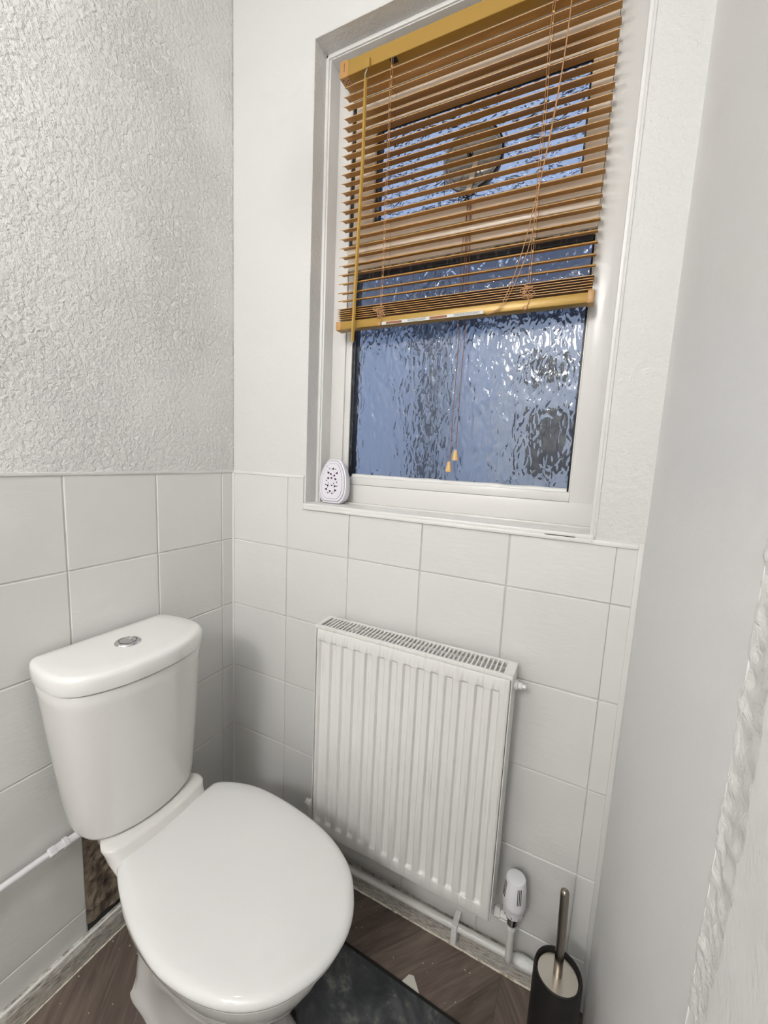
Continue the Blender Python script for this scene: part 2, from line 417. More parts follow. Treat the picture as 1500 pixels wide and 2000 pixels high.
# front wall (behind the camera) with a closed door
wf = empty('wall_front', (0, YF, 0), kind='structure')
bm = bmesh.new(); bx(bm, -0.12, 0.14, YF-0.12, YF, -0.05, ZC); bx(bm, 0.90, X1+0.12, YF-0.12, YF, -0.05, ZC); bx(bm, 0.14, 0.90, YF-0.12, YF, 2.05, ZC)
finish('plaster', bm, m_plas, wf)
dr = empty('door_1', (0.52, YF, 0), kind='structure')
box('door_leaf', m_gloss, dr, 0.145, 0.895, YF-0.07, YF-0.03, 0.002, 2.045, bev=0.003)
for z0, z1 in ((0.2, 0.95), (1.1, 1.9)):
    for x0, x1 in ((0.23, 0.48), (0.56, 0.81)): box('door_panel', m_gloss, dr, x0, x1, YF-0.032, YF-0.024, z0, z1, bev=0.004)
turned('door_knob', m_chrome, dr, (0.22, YF-0.03, 1.02), [(0.012, 0), (0.010, 0.02), (0.024, 0.03), (0.026, 0.045), (0.015, 0.056)], axis='y')

# ---------------------------------------------------------------- tiles
G = 0.0013
def tile_mesh(w_, h_, flip=False):
    bm = bmesh.new(); b = 0.0022; t = 0.006
    def ring(i, y): return [bm.verts.new((sx*(w_/2-i), y, sz*(h_/2-i))) for sx, sz in ((-1,-1),(1,-1),(1,1),(-1,1))]
    r0 = ring(0, t); r1 = ring(0, 0.0014); r2 = ring(b*0.45, 0.0003); r3 = ring(b, 0)
    for A, B in ((r0, r1), (r1, r2), (r2, r3)):
        for k in range(4): bm.faces.new((A[k], A[(k+1) % 4], B[(k+1) % 4], B[k]))
    bm.faces.new(r3); bmesh.ops.recalc_face_normals(bm, faces=bm.faces)
    me = bpy.data.meshes.new('tile'); bm.to_mesh(me); bm.free(); me.materials.append(m_tile)
    for p in me.polygons: p.use_smooth = False
    return me
cache = {}
def put_tile(parent, u0, u1, z0, z1, left=False):
    w_, h_ = round(u1-u0-2*G, 4), round(z1-z0-2*G, 4)
    if w_ <= 0.003 or h_ <= 0.003: return
    if (w_, h_) not in cache: cache[(w_, h_)] = tile_mesh(w_, h_)
    o = bpy.data.objects.new('tile', cache[(w_, h_)]); COL.objects.link(o); o.parent = parent
    jt = lambda s: random.uniform(-s, s)
    if left:
        o.location = (0+random.uniform(-.0003, .0003), -(u0+u1)/2, (z0+z1)/2); o.rotation_euler = (jt(.002), jt(.004), math.radians(90)+jt(.005))
    else:
        o.location = ((u0+u1)/2, random.uniform(-.0003, .0003), (z0+z1)/2); o.rotation_euler = (jt(.004), jt(.002), jt(.005))
zr = [ZT-0.2*i for i in range(6)]+[0.0]
xb = [0.0, 0.2034]+[0.2034+TW*i for i in range(1, 5)]+[1.034]
for r in range(6):
    z1, z0 = zr[r], zr[r+1]
    for c in range(6):
        x0, x1 = xb[c], xb[c+1]
        if r == 0:
            if c == 0: put_tile(wb, x0, x1, z0, z1)
            elif c == 1:   # notched round the sill
                bm = bmesh.new(); xs = WX0-0.006
                prism(bm, [(x0+G, z0+G), (x1-G, z0+G), (x1-G, 1.037), (xs, 1.037), (xs, z1-G), (x0+G, z1-G)], 0.006, 'y', 0.0)
                finish('tile', bm, m_tile, wb)
            else: put_tile(wb, x0-(0.0019 if c == 5 else 0), x1+(0.0016 if c == 5 else 0), z0, 1.041)
        else: put_tile(wb, x0-(0.0019 if c == 5 else 0), x1+(0.0016 if c == 5 else 0), z0, z1)
yl = [0.0, 0.042, 0.2412]+[0.2412+TW*i for i in range(1, 17)]
for r in range(6):
    for c in range(len(yl)-1):
        if yl[c] > 3.39: continue
        if c == 2 and r >= 4: continue        # missing tiles behind the pan
        put_tile(wl, yl[c], min(yl[c+1], 3.40), zr[r+1], zr[r], True)
# caulk lines over the tiles
bm = bmesh.new(); bx(bm, -0.003, 0.0022, YF, 0.0, ZT-0.003, ZT+0.004, 0.0012, 2); finish('caulk_line', bm, m_caulk, wl, True, 40)
bm = bmesh.new(); bx(bm, 0.0, WX0-0.004, -0.0022, 0.003, ZT-0.003, ZT+0.004, 0.0012, 2); finish('caulk_line', bm, m_caulk, wb, True, 40)
bm = bmesh.new(); bx(bm, WX1-0.01, 1.034, -0.0035, 0.003, 1.037, 1.047, 0.002, 2); finish('caulk_line', bm, m_caulk, wb, True, 40)
bm = bmesh.new(); tb(bm, [(0.0005, -0.0005, z) for z in (0.06, 0.6, ZT+0.003)], 0.0035, 8); finish('corner_caulk', bm, m_caulk, wl, True, 50)
# broken patch behind the pan
bm = bmesh.new(); nyy, nzz = 46, 60; g = []
for j in range(nzz+1):
    z = 0.076+0.25*j/nzz; row = []
    for i in range(nyy+1):
        y = -0.2412-0.2*i/nyy
        d = 0.004*noise.noise(Vector((y*30, z*30, 0)))+0.005*noise.noise(Vector((y*80, z*60, 3)))
        e = min(1, (y+0.4412)/0.012)
        row.append(bm.verts.new((-0.001+max(-0.0, 0.002+d)*e*1.2, y, z)))
    g.append(row)
for j in range(nzz):
    for i in range(nyy): bm.faces.new((g[j][i], g[j][i+1], g[j+1][i+1], g[j+1][i]))
finish('bare_mortar', bm, m_mortar, wl)
box('gap_shade', m_dark, wl, -0.004, -0.0009, -0.440, -0.2412, 0.04, 0.078)  # dark box paints in the recess shade above the skirting
# skirting
bl = empty('baseboard_left', (0, 0, 0), kind='structure')
bm = bmesh.new()
ys = [i*0.01 for i in range(180)]
prof = [(0.0, 0.0), (0.014, 0.0), (0.0145, 0.045), (0.009, 0.059), (0.0, 0.061)]
rings = []
for y in ys:
    rings.append([(px+(0.0012*noise.noise(Vector((y*50, k*3.3, 0))) if k in (1, 2, 3) else 0), -y, pz+(0.0012*noise.noise(Vector((y*40, k, 9))) if k > 1 else 0)) for k, (px, pz) in enumerate(prof)])
loft(bm, rings); finish('skirting_board', bm, m_skirt, bl)
bm = bmesh.new(); tb(bm, [(0.0145+0.0006*noise.noise(Vector((y*70, 0, 0))), -y, 0.0015) for y in ys], 0.0018, 6); finish('flaked_edge', bm, m_chip, bl)
bm = bmesh.new(); tb(bm, [(0.008, -y, 0.0585+0.001*noise.noise(Vector((y*30, 7, 0)))) for y in ys], [0.0030+0.001*noise.noise(Vector((y*50, 0, 4))) for y in ys], 6); finish('painted_top_edge', bm, m_tape, bl)
bb = empty('baseboard_back', (0, 0, 0), kind='structure')
bm = bmesh.new(); xs = [0.015+i*0.01 for i in range(103)]; rings = []
for x in xs:
    rings.append([(x, -px-(0.0012*noise.noise(Vector((x*50, k*3.3, 7))) if k in (1, 2, 3) else 0), pz) for k, (px, pz) in enumerate(prof)])
loft(bm, rings); finish('skirting_board', bm, m_skirt, bb)
bm = bmesh.new(); tb(bm, [(x, -0.0150-0.0012*noise.noise(Vector((x*70, 0, 0))), 0.002) for x in xs], [0.0022+0.0012*noise.noise(Vector((x*45, 2, 0))) for x in xs], 6); finish('flaked_edge', bm, m_chip, bb)

# ---------------------------------------------------------------- window
W = empty('window_1', (0.61, 0.09, WZ0), kind='structure')
FY0, FY1 = 0.090, 0.125
# timber lining of the reveal + beads
def gl(name, *a, **k):
    k.setdefault('bev', 0.0015); k.setdefault('seg', 2); return box(name, k.pop('m', m_gloss), W, *a, **k)
gl('jamb_lining', 0.2635, 0.2755, 0.050, 0.155, WZ0, WZ1)
gl('jamb_lining', 0.9535, 0.9575, 0.030, 0.155, WZ0, WZ1)
gl('head_lining', 0.2635, 0.957, 0.050, 0.155, 2.137, WZ1+0.002)
gl('bead', 0.2620, 0.2710, 0.046, 0.053, WZ0, WZ1, bev=0.0025, m=m_caulk)
gl('bead', 0.262, 0.957, 0.046, 0.053, 2.139, WZ1, bev=0.0025, m=m_caulk)
gl('bead', 0.9490, 0.9570, 0.004, 0.012, WZ0, WZ1, bev=0.002, m=m_caulk)
# sill in two steps
gl('sill', WX0-0.004, WX1, -0.0045, 0.155, 1.0455, 1.0560, bev=0.003, m=m_caulk)
gl('sill_moulding', WX0-0.002, WX1-0.002, -0.006, 0.012, 1.0385, 1.0475, bev=0.0022, m=m_caulk)
gl('sill_step', 0.275, 0.954, 0.074, 0.092, 1.055, 1.0600, bev=0.002)
box('sill_gap_shade', m_dark, W, 0.868, 0.925, -0.0052, -0.003, 1.0474, 1.0486)  # black strip paints the shade of a slot in the sill
# fixed frame
gl('frame_stile', 0.2755, 0.3170, FY0, FY1, 1.0560, 2.137)
gl('frame_stile', 0.9030, 0.9540, FY0, FY1, 1.0560, 2.137)
gl('frame_head', 0.3170, 0.9030, FY0, FY1, 2.062, 2.137)
gl('frame_bottom_rail', 0.2755, 0.9540, FY0-0.002, FY1, 1.0560, 1.1080)
gl('glazing_bead', 0.3170, 0.9030, FY0+0.001, FY1, 1.1085, 1.1290)
gl('glazing_bead', 0.3175, 0.3350, FY0+0.004, FY1, 1.1290, 1.655)
gl('glazing_bead', 0.9000, 0.9035, FY0+0.003, FY1, 1.1290, 1.655)
gl('transom', 0.3170, 0.9030, FY0, FY1, 1.665, 1.722, m=m_sash)
gl('transom_lip', 0.3180, 0.9020, FY0-0.010, FY0+0.004, 1.700, 1.722, m=m_sash, bev=0.004)
gl('mould_bead', 0.3350, 0.9020, FY0+0.006, FY1, 1.655, 1.667, m=m_mould)
# putty line along bottom of lower glass
bm = bmesh.new(); pts = [(x/1000, 0.108, 1.1300+0.0025*noise.noise(Vector((x*0.02, 0, 0)))) for x in range(336, 902, 6)]
tb(bm, pts, 0.0075, 8); finish('putty_line', bm, m_caulk, W, True, 50)
# black gaskets lower pane
gl('gasket', 0.3350, 0.3440, 0.098, FY1, 1.1300, 1.655, m=m_black, bev=0.0005)
gl('gasket', 0.8960, 0.9002, 0.100, FY1, 1.1300, 1.655, m=m_black, bev=0.0005)
gl('gasket', 0.3440, 0.8960, 0.0965, 0.108, 1.6440, 1.6555, m=m_black, bev=0.0005)
# opening top light
S = empty('sash', (0, 0, 0)); S.parent = W
def sb(name, *a, **k):
    k.setdefault('bev', 0.002); k.setdefault('seg', 2); return box(name, k.pop('m', m_sash), S, *a, **k)
S.location = (0, 0, 0)
sb('sash_stile', 0.3275, 0.3850, 0.092, 0.119, 1.728, 2.046)
sb('sash_stile', 0.8640, 0.9025, 0.092, 0.119, 1.728, 2.046)
sb('sash_rail', 0.3275, 0.9025, 0.090, 0.119, 1.990, 2.046)
sb('sash_rail', 0.3275, 0.9025, 0.090, 0.119, 1.728, 1.772)
sb('sash_gasket', 0.3850, 0.3960, 0.100, 0.117, 1.772, 1.990, m=m_black, bev=0.0005)
sb('sash_gasket', 0.8600, 0.8645, 0.099, 0.117, 1.772, 1.990, m=m_black, bev=0.0005)
sb('sash_gasket', 0.3850, 0.8645, 0.100, 0.109, 1.9835, 1.991, m=m_black, bev=0.0005)
gl('sash_gap_shade', 0.3165, 0.9035, 0.0945, 0.120, 2.0455, 2.0625, m=m_black, bev=0.0005)  # black filler boxes put shade into the gaps between sash and frame
gl('sash_gap_shade', 0.3165, 0.3280, 0.0945, 0.120, 1.722, 2.064, m=m_black, bev=0.0005)
# panes
box('glass_pane', m_glass, W, 0.343, 0.897, 0.108, 0.112, 1.126, 1.652)
box('glass_pane', m_glass2, S, 0.392, 0.862, 0.110, 0.114, 1.770, 1.9915)

# outside: neighbour's rendered wall with a window and a downpipe
wo = empty('wall_outside', (0, 1.25, 0), kind='structure')
box('render', m_out, wo, -4.5, 4.2, 2.40, 2.60, -0.05, 2.22)
box('coping', m_outp, wo, -4.5, 4.2, 2.36, 2.62, 2.22, 2.27)
box('plinth', m_outp, wo, -4.5, 4.2, 2.33, 2.41, -0.05, 0.95, bev=0.01)
bm = bmesh.new()
vv = [bm.verts.new(p) for p in ((-4.5, 2.30, 2.26), (4.2, 2.30, 2.26), (4.2, 4.30, 3.75), (-4.5, 4.30, 3.75), (-4.5, 4.30, 2.26), (4.2, 4.30, 2.26))]
for f in ((0, 1, 2, 3), (3, 2, 5, 4), (0, 3, 4), (1, 5, 2), (0, 4, 5, 1)): bm.faces.new([vv[i] for i in f])
finish('added_slate_roof', bm, m_outp, wo)  # unseen roof added to vary what the upper glass refracts
ev = empty('added_eaves', (0.6, 0.5, 2.6), kind='structure')  # unseen eaves added so the upper glass refracts dark flecks
box('soffit', m_outl, ev, -1.2, 2.4, 0.27, 0.62, 2.60, 2.63); box('gutter', m_outp, ev, -1.2, 2.4, 0.60, 0.70, 2.56, 2.66, bev=0.02)
go = empty('ground_outside', (0, 0.75, -0.05), kind='structure'); box('paving', m_outg, go, -4.5, 4.2, 0.27, 2.60, -0.12, -0.05)
w2 = empty('window_2', (0.55, 2.40, 1.0), kind='structure')
box('frame', m_outl, w2, 0.25, 0.93, 2.35, 2.41, 1.00, 2.20, bev=0.005)
box('pane', m_outd, w2, 0.50, 0.70, 2.335, 2.365, 1.76, 1.98, bev=0.002)
box('pane', m_outd, w2, 0.50, 0.79, 2.335, 2.365, 1.12, 1.58, bev=0.002)
dp = empty('drainpipe', (-0.27, 2.25, -0.05), 'dark grey downpipe outside, blurred through the obscured lower window pane', 'pipe')
tube('pipe_run', m_outp, dp, [(-0.27, 2.255, z) for z in (-0.05, 1.0, 2.6)], 0.070, 16)
# ventilator in the top light
V = empty('window_ventilator', (0.632, 0.104, 1.86), 'round smoky clear plastic ventilator with a cream strip, set in the upper window pane', 'ventilator')
vc = (0.632, 0.0, 1.862)
turned('rim', m_vent, V, (0.632, 0.098, 1.862), [(0.068, 0.010), (0.070, 0.004), (0.068, -0.002), (0.062, -0.004), (0.060, 0.004)], 48, 'y')
turned('disc', m_vent, V, (0.632, 0.100, 1.862), [(0.058, 0.006), (0.058, -0.001), (0.054, -0.004), (0.008, -0.006)], 48, 'y')
bm = bmesh.new()
for k in range(12):
    a = 2*math.pi*k/12; p = Vector((0.632+0.040*math.cos(a), 0.0965, 1.862+0.040*math.sin(a))); d = Vector((math.cos(a), 0, math.sin(a)))
    tb(bm, [p-d*0.012, p+d*0.012], 0.0022, 6)
finish('vane', bm, m_vent, V, True, 40)
bm = bmesh.new(); lathe(bm, (0.627, 0.092, 1.868), [(0.0065, 0.004), (0.0065, -0.001), (0.0052, -0.001), (0.0052, 0.003)], 20, 'y'); lathe(bm, (0.627, 0.0925, 1.868), [(0.0032, 0.004), (0.0026, -0.002)], 12, 'y')
finish('hub', bm, m_black, V, True, 40)
bm = bmesh.new(); prism(bm, [(0.622, 1.782), (0.634, 1.782), (0.650, 1.856), (0.640, 1.858)], 0.004, 'y', 0.088); finish('toggle_strip', bm, m_ventw, V)
tube('pull_ring', m_black, V, [(0.632+0.0672*math.cos(a), 0.0955, 1.862+0.0672*math.sin(a)) for a in [math.radians(t) for t in range(-75, 60, 6)]], 0.0024, 6)

# pull cords of the ventilator with wooden acorns
vcd = empty('ventilator_pull_cord', (0.632, 0.085, 1.40), 'pair of thin tan pull cords with wooden acorn ends hanging before the lower pane', 'cord')
p1 = catmull([(0.630, 0.086, 1.778), (0.634, 0.084, 1.65), (0.633, 0.083, 1.49), (0.6315, 0.083, 1.32), (0.6292, 0.085, 1.185)], 8)
p2 = catmull([(0.638, 0.086, 1.778), (0.646, 0.084, 1.60), (0.6465, 0.083, 1.493), (0.6445, 0.083, 1.355), (0.6435, 0.085, 1.215)], 8)
p3 = catmull([(0.634, 0.085, 1.778), (0.628, 0.083, 1.70), (0.626, 0.082, 1.63), (0.632, 0.083, 1.50)], 8)
p4 = catmull([(0.634, 0.085, 1.778), (0.640, 0.083, 1.70), (0.638, 0.082, 1.66), (0.645, 0.083, 1.52)], 8)
for p in (p1, p2): tube('cord', m_cordd, vcd, p, 0.0009, 6)
for p in (p3, p4): tube('cord', m_cordd, vcd, p, 0.0007, 6)
bm = bmesh.new()
for k in range(9):
    a = random.uniform(0, 6); c = Vector((0.632+random.uniform(-.015, .008), 0.084, 1.779+random.uniform(-.006, .006)))
    tb(bm, catmull([c+Vector((random.uniform(-.016, .014), random.uniform(-.004, .002), random.uniform(-.010, .010))) for _ in range(4)], 5), 0.0007, 5)
tb(bm, catmull([(0.585, 0.088, 1.80), (0.572, 0.088, 1.815), (0.574, 0.088, 1.835), (0.582, 0.09, 1.835)], 6), 0.0007, 5)
tb(bm, catmull([(0.632, 0.086, 1.776), (0.600, 0.088, 1.775), (0.575, 0.088, 1.79), (0.573, 0.088, 1.82)], 6), 0.0006, 5)
finish('cord_tangle', bm, m_black, vcd, True, 50)
for (x, z) in ((0.6290, 1.171), (0.6433, 1.199)):
    turned('acorn', m_tassel, vcd, (x, 0.084, z), [(0.0075, -0.012), (0.0078, -0.009), (0.0045, 0.010), (0.0032, 0.013)], 16)

# ---------------------------------------------------------------- venetian blind
B = empty('venetian_blind', (0.61, 0.05, 2.09), 'golden wooden venetian blind, half lowered inside the window recess', 'blind')
def bb_(name, m, *a, **k):
    k.setdefault('bev', 0.001); k.setdefault('seg', 1); return box(name, m, B, *a, **k)
bb_('headrail', m_rail, 0.333, 0.9060, 0.0365, 0.0605, 2.0755, 2.1080)
for x0 in (0.3105, 0.9055):
    e = bb_('end_cap', m_cap, x0, x0+0.0235, 0.0355, 0.0620, 2.0740, 2.1100)
    bm = bmesh.new(); bx(bm, x0+0.012, x0+0.013, 0.0350, 0.0360, 2.085, 2.103)
    for dx, dy in ((0.006, 0.042), (0.012, 0.047), (0.008, 0.052), (0.016, 0.053), (0.017, 0.045), (0.011, 0.057)):
        bx(bm, x0+dx, x0+dx+0.0028, dy, dy+0.0022, 2.0735, 2.0745)
    finish('cap_slot', bm, m_dark, e)
zs = [2.0538, 2.0335, 2.0140, 1.9869, 1.9673, 1.9457, 1.9247, 1.9061, 1.8837, 1.8646, 1.8443, 1.8237, 1.8030, 1.7812, 1.7601, 1.7387, 1.7177, 1.6967, 1.6750, 1.6552, 1.6342, 1.6130, 1.5908, 1.5720]
SW = 0.027; XS0, XS1 = 0.3225, 0.9065
def slat_mesh(tilt):
    bm = bmesh.new(); n = 6; R_ = []
    up, dn = [], []
    for i in range(n+1):
        u = (i/n)*SW-SW/2; crown = 0.0026*(1-(2*u/SW)**2)
        for lst, t in ((up, 0.0006), (dn, -0.0006)):
            y, z = u, crown+t; lst.append((y*math.cos(tilt)-z*math.sin(tilt), y*math.sin(tilt)+z*math.cos(tilt)))
    prism(bm, [(y, z) for y, z in up+dn[::-1]], XS1-XS0, 'x', 0.0)
    bmesh.ops.recalc_face_normals(bm, faces=bm.faces)
    me = bpy.data.meshes.new('slat'); bm.to_mesh(me); bm.free(); me.materials.append(m_wood)
    return me
ms = slat_mesh(math.radians(16.5)); ms0 = slat_mesh(math.radians(2))
for i, z in enumerate(zs):
    o = bpy.data.objects.new('slat', ms); COL.objects.link(o); o.parent = B
    wx = XS0+random.uniform(-.0012, .0012)
    o.location = Vector((wx, 0.0510, z+0.0030))-B.location
    o.rotation_euler = (random.uniform(-.02, .02)+(0.05 if i == 2 else 0)-(0.03 if i == 18 else 0), random.uniform(-.0012, .0012), 0)
for k in range(6):
    o = bpy.data.objects.new('slat', ms0); COL.objects.link(o); o.parent = B
    o.location = Vector((XS0+random.uniform(-.001, .002), 0.0495+random.uniform(-.0012, .0012), 1.5270+0.0048*k+0.0008))-B.location
    o.rotation_euler = (random.uniform(-.02, .02), 0, 0)
bb_('bottom_rail', m_rail, 0.331, 0.9010, 0.0370, 0.0620, 1.5030, 1.5225, bev=0.002, seg=2)
bb_('rail_cap', m_cap, 0.3200, 0.3335, 0.0360, 0.0630, 1.5015, 1.5235, bev=0.002, seg=2)
bb_('rail_cap', m_cap, 0.8990, 0.9115, 0.0360, 0.0630, 1.5015, 1.5265, bev=0.002, seg=2)
st_ = bb_('sticker', m_stick, 0.452, 0.698, 0.0362, 0.0369, 1.5032, 1.5105, bev=0.0002)
for x0, x1 in ((0.464, 0.505), (0.575, 0.616)):
    bm = bmesh.new(); bx(bm, x0, x1, 0.0358, 0.0364, 1.5042, 1.5092); finish('sticker_block', bm, m_brown, st_)
bm = bmesh.new(); random.seed(3)
for xa, xb_ in ((0.520, 0.566), (0.632, 0.690)):
    for r in range(3):
        x = xa
        while x < xb_:
            w_ = random.uniform(0.002, 0.006); bx(bm, x, min(x+w_, xb_), 0.0358, 0.0364, 1.5048+0.0019*r, 1.5055+0.0019*r); x += w_+0.0012
finish('sticker_small_print', bm, m_ink, st_)['kind'] = 'stuff'
for sx_, lad in ((0.4480, 'L'), (0.7870, 'R')):
    bm = bmesh.new()
    for y in (0.0345, 0.0655):
        for dx in ((0.0, 0.004) if y < .05 else (0.002,)):
            tb(bm, [(sx_+dx+0.001*math.sin(z*31), y, z) for z in [1.545+0.53*t/40 for t in range(41)]], 0.00045, 5)
    for z in zs: tb(bm, [(sx_+0.001, 0.0345, z-0.001), (sx_+0.001, 0.0655, z+0.008)], 0.0005, 5)
    finish('ladder_cord', bm, m_cord, B, True, 60)
    bm = bmesh.new()
    for z in zs: tb(bm, [(sx_+0.0025, 0.0335, z+0.001), (sx_+0.0045, 0.0330, z-0.004)], 0.0011, 6)
    finish('cord_bead', bm, m_tassel, B, True, 60)['kind'] = 'stuff'
    bm = bmesh.new()
    for k in range(14):
        c = Vector((sx_+random.uniform(-.008, .008), 0.0345, 1.535+random.uniform(-.012, .010)))
        tb(bm, catmull([c+Vector((random.uniform(-.013, .013), random.uniform(-.002, .002), random.uniform(-.006, .006))) for _ in range(4)], 5), 0.0008, 5)
    tb(bm, catmull([(sx_, 0.0345, 1.528), (sx_+0.004, 0.034, 1.515), (sx_-0.002, 0.035, 1.506)], 5), 0.0009, 5)
    finish('cord_knot', bm, m_cord, B, True, 60)
    turned('cord_button', m_cap, B, (sx_-0.002, 0.036, 1.5055), [(0.005, 0.001), (0.0045, -0.003), (0.002, -0.004)], 12, 'y')
    bm = bmesh.new(); bx(bm, sx_-0.006, sx_+0.010, 0.038, 0.052, 2.0738, 2.0760); finish('cord_outlet', bm, m_dark, B)
wd = empty('wand', (0, 0, 0)); wd.parent = B
wp = [(0.3868, 0.0285, 2.046), (0.3880, 0.0275, 1.8876), (0.3822, 0.0265, 1.6700), (0.3779, 0.0250, 1.4680)]
tube('wand_rod', m_rail, wd, wp, [0.0042, 0.0045, 0.0046, 0.0046], 6)
tube('wand_hook', m_clear, wd, catmull([(0.3868, 0.0285, 2.044), (0.3845, 0.029, 2.055), (0.3885, 0.030, 2.064), (0.387, 0.034, 2.072)], 5), 0.0014, 6)
bm = bmesh.new(); bx(bm, 0.380, 0.3945, 0.0300, 0.0370, 2.070, 2.0905, 0.001); finish('wand_socket', bm, m_rail, wd)
turned('wand_tip', m_clear, wd, (0.3778, 0.025, 1.4665), [(0.003, 0.003), (0.0035, 0), (0.002, -0.003)], 8)
lp = [(0.8222, 0.033, 2.0740), (0.8177, 0.030, 1.9547), (0.8073, 0.030, 1.8373), (0.7920, 0.030, 1.7332), (0.7745, 0.030, 1.6334), (0.7560, 0.030, 1.5632), (0.7340, 0.031, 1.5120), (0.7050, 0.033, 1.5000)]
tube('lift_cord', m_cord, B, catmull(lp, 6), 0.0009, 6)
lp2 = [(0.8215, 0.034, 2.0740), (0.8165, 0.031, 1.95), (0.8058, 0.030, 1.8373), (0.7930, 0.030, 1.7332), (0.7850, 0.030, 1.6334), (0.7640, 0.030, 1.5632), (0.7385, 0.031, 1.5120), (0.7090, 0.033, 1.4990)]
tube('lift_cord', m_cord, B, catmull(lp2, 6), 0.0007, 6)

# ---------------------------------------------------------------- air freshener
AF = empty('air_freshener', (0.318, 0.045, 1.056), 'pale lilac egg-shaped air freshener with dark heart cut-outs on the left end of the sill', 'air freshener')
AF.location = (0.3215, 0.048, 1.0562)
def egg(hw, hh, z0, n=14):
    right = [(0.0, z0), (hw*0.55, z0), (hw*0.85, z0+hh*0.20), (hw, z0+hh*0.52), (hw*1.0, z0+hh*0.90), (hw*0.90, z0+hh*1.36), (hw*0.62, z0+hh*1.78), (hw*0.36, z0+hh*1.98), (0, z0+hh*2.0)]
    cr = [Vector((x, z, 0)) for x, z in right]
    cr = [cr[0], cr[1]]+catmull(cr[1:8], 4)[1:]+[cr[8]]
    r = [(p.x, p.y) for p in cr[1:-1]]
    return r+[(-x, z) for x, z in r[::-1]]
def egg_rings(bm, specs):
    loft(bm, [[(x, y, z) for x, z in egg(hw, hh, z0)] for hw, hh, z0, y in specs])
def fin_local(name, bm, m, parent, smooth=False, angle=40):
    bmesh.ops.recalc_face_normals(bm, faces=bm.faces); me = bpy.data.meshes.new(name); bm.to_mesh(me); bm.free(); me.materials.append(m)
    if smooth:
        for p in me.polygons: p.use_smooth = True
        me.set_sharp_from_angle(angle=math.radians(angle))
    o = bpy.data.objects.new(name, me); COL.objects.link(o); o.parent = parent; return o
bm = bmesh.new(); egg_rings(bm, [(0.035, 0.052, 0.003, 0.018), (0.038, 0.0555, 0.001, 0.015), (0.038, 0.0555, 0.001, -0.004)])
fin_local('back_shell', bm, m_fresh, AF, True)
bm = bmesh.new(); egg_rings(bm, [(0.0420, 0.0600, 0.0, -0.002), (0.0420, 0.0600, 0.0, -0.011), (0.0410, 0.0590, 0.001, -0.0135), (0.0385, 0.0565, 0.0035, -0.0145)])
fs_ = fin_local('front_shell', bm, m_fresh, AF, True)
bm = bmesh.new()
egg_rings(bm, [(0.0380, 0.0555, 0.0045, -0.0140), (0.0375, 0.055, 0.005, -0.0132)])
o_ = fin_local('outer_groove', bm, mat('lilac_groove', (0.30, 0.29, 0.33), 0.6), fs_); o_.location = (0, -0.0009, 0)
bm = bmesh.new(); egg_rings(bm, [(0.0366, 0.0540, 0.0062, -0.0140), (0.0362, 0.0535, 0.0066, -0.0165)]); fin_local('face_plate', bm, m_fresh, fs_, True)
bm = bmesh.new(); egg_rings(bm, [(0.0312, 0.0480, 0.0115, -0.0165), (0.0310, 0.0478, 0.0117, -0.0169)]); o_ = fin_local('inner_groove', bm, bpy.data.materials['lilac_groove'], fs_)
bm = bmesh.new(); egg_rings(bm, [(0.0304, 0.0472, 0.0124, -0.0165), (0.0300, 0.0468, 0.0128, -0.0174)]); fin_local('face_panel', bm, m_fresh, fs_, True)
bm = bmesh.new(); random.seed(11)
def heart(cx, cz, s, a):
    pts = [(0, -1), (0.55, -0.45), (0.95, 0.15), (0.85, 0.65), (0.45, 0.8), (0.0, 0.4), (-0.45, 0.8), (-0.85, 0.65), (-0.95, 0.15), (-0.55, -0.45)]
    prism(bm, [(cx+s*(x*math.cos(a)-z*math.sin(a)), cz+s*(x*math.sin(a)+z*math.cos(a))) for x, z in pts], 0.0009, 'y', -0.0180)
for cx, cz, s, a in [(0.001, .092, .0033, 0.5), (-.013, .081, .0034, -.5), (.013, .081, .0034, .6), (-.005, .078, .0032, 2.6), (.006, .0745, .0032, 1.2), (-.012, .0665, .0032, .1), (-.002, .0675, .003, 2.9),
                     (.010, .065, .0034, -.4), (-.012, .047, .0032, .2), (.000, .048, .0024, 0), (.010, .046, .0034, -.2), (-.016, .037, .0036, 2.7), (.012, .035, .0036, -2.6), (-.004, .032, .0032, 0),
                     (-.0165, .0595, .0019, .9), (.0145, .057, .0019, -.9), (-.0185, .049, .0019, 1.5), (.0165, .0465, .0019, -1.2), (-.0095, .0275, .0022, 2), (.003, .0265, .0022, -2), (-.010, .0915, .0015, .7), (.0085, .091, .0017, -1), (-.0105, .0535, .0017, 1), (.006, .053, .0017, -1)]:
    heart(cx, cz, s, a)
for k in range(46):
    cx, cz, a = random.uniform(-.020, .018), random.uniform(.022, .10), random.uniform(-1, 1)
    dx, dz = .0013*math.sin(a), .0013*math.cos(a)
    tb(bm, [(cx-dx, -0.0176, cz-dz), (cx+dx, -0.0176, cz+dz)], 0.00022, 4)
fin_local('heart_cutouts', bm, m_heart, fs_)
AF.rotation_euler = (math.radians(-6), 0, math.radians(3))

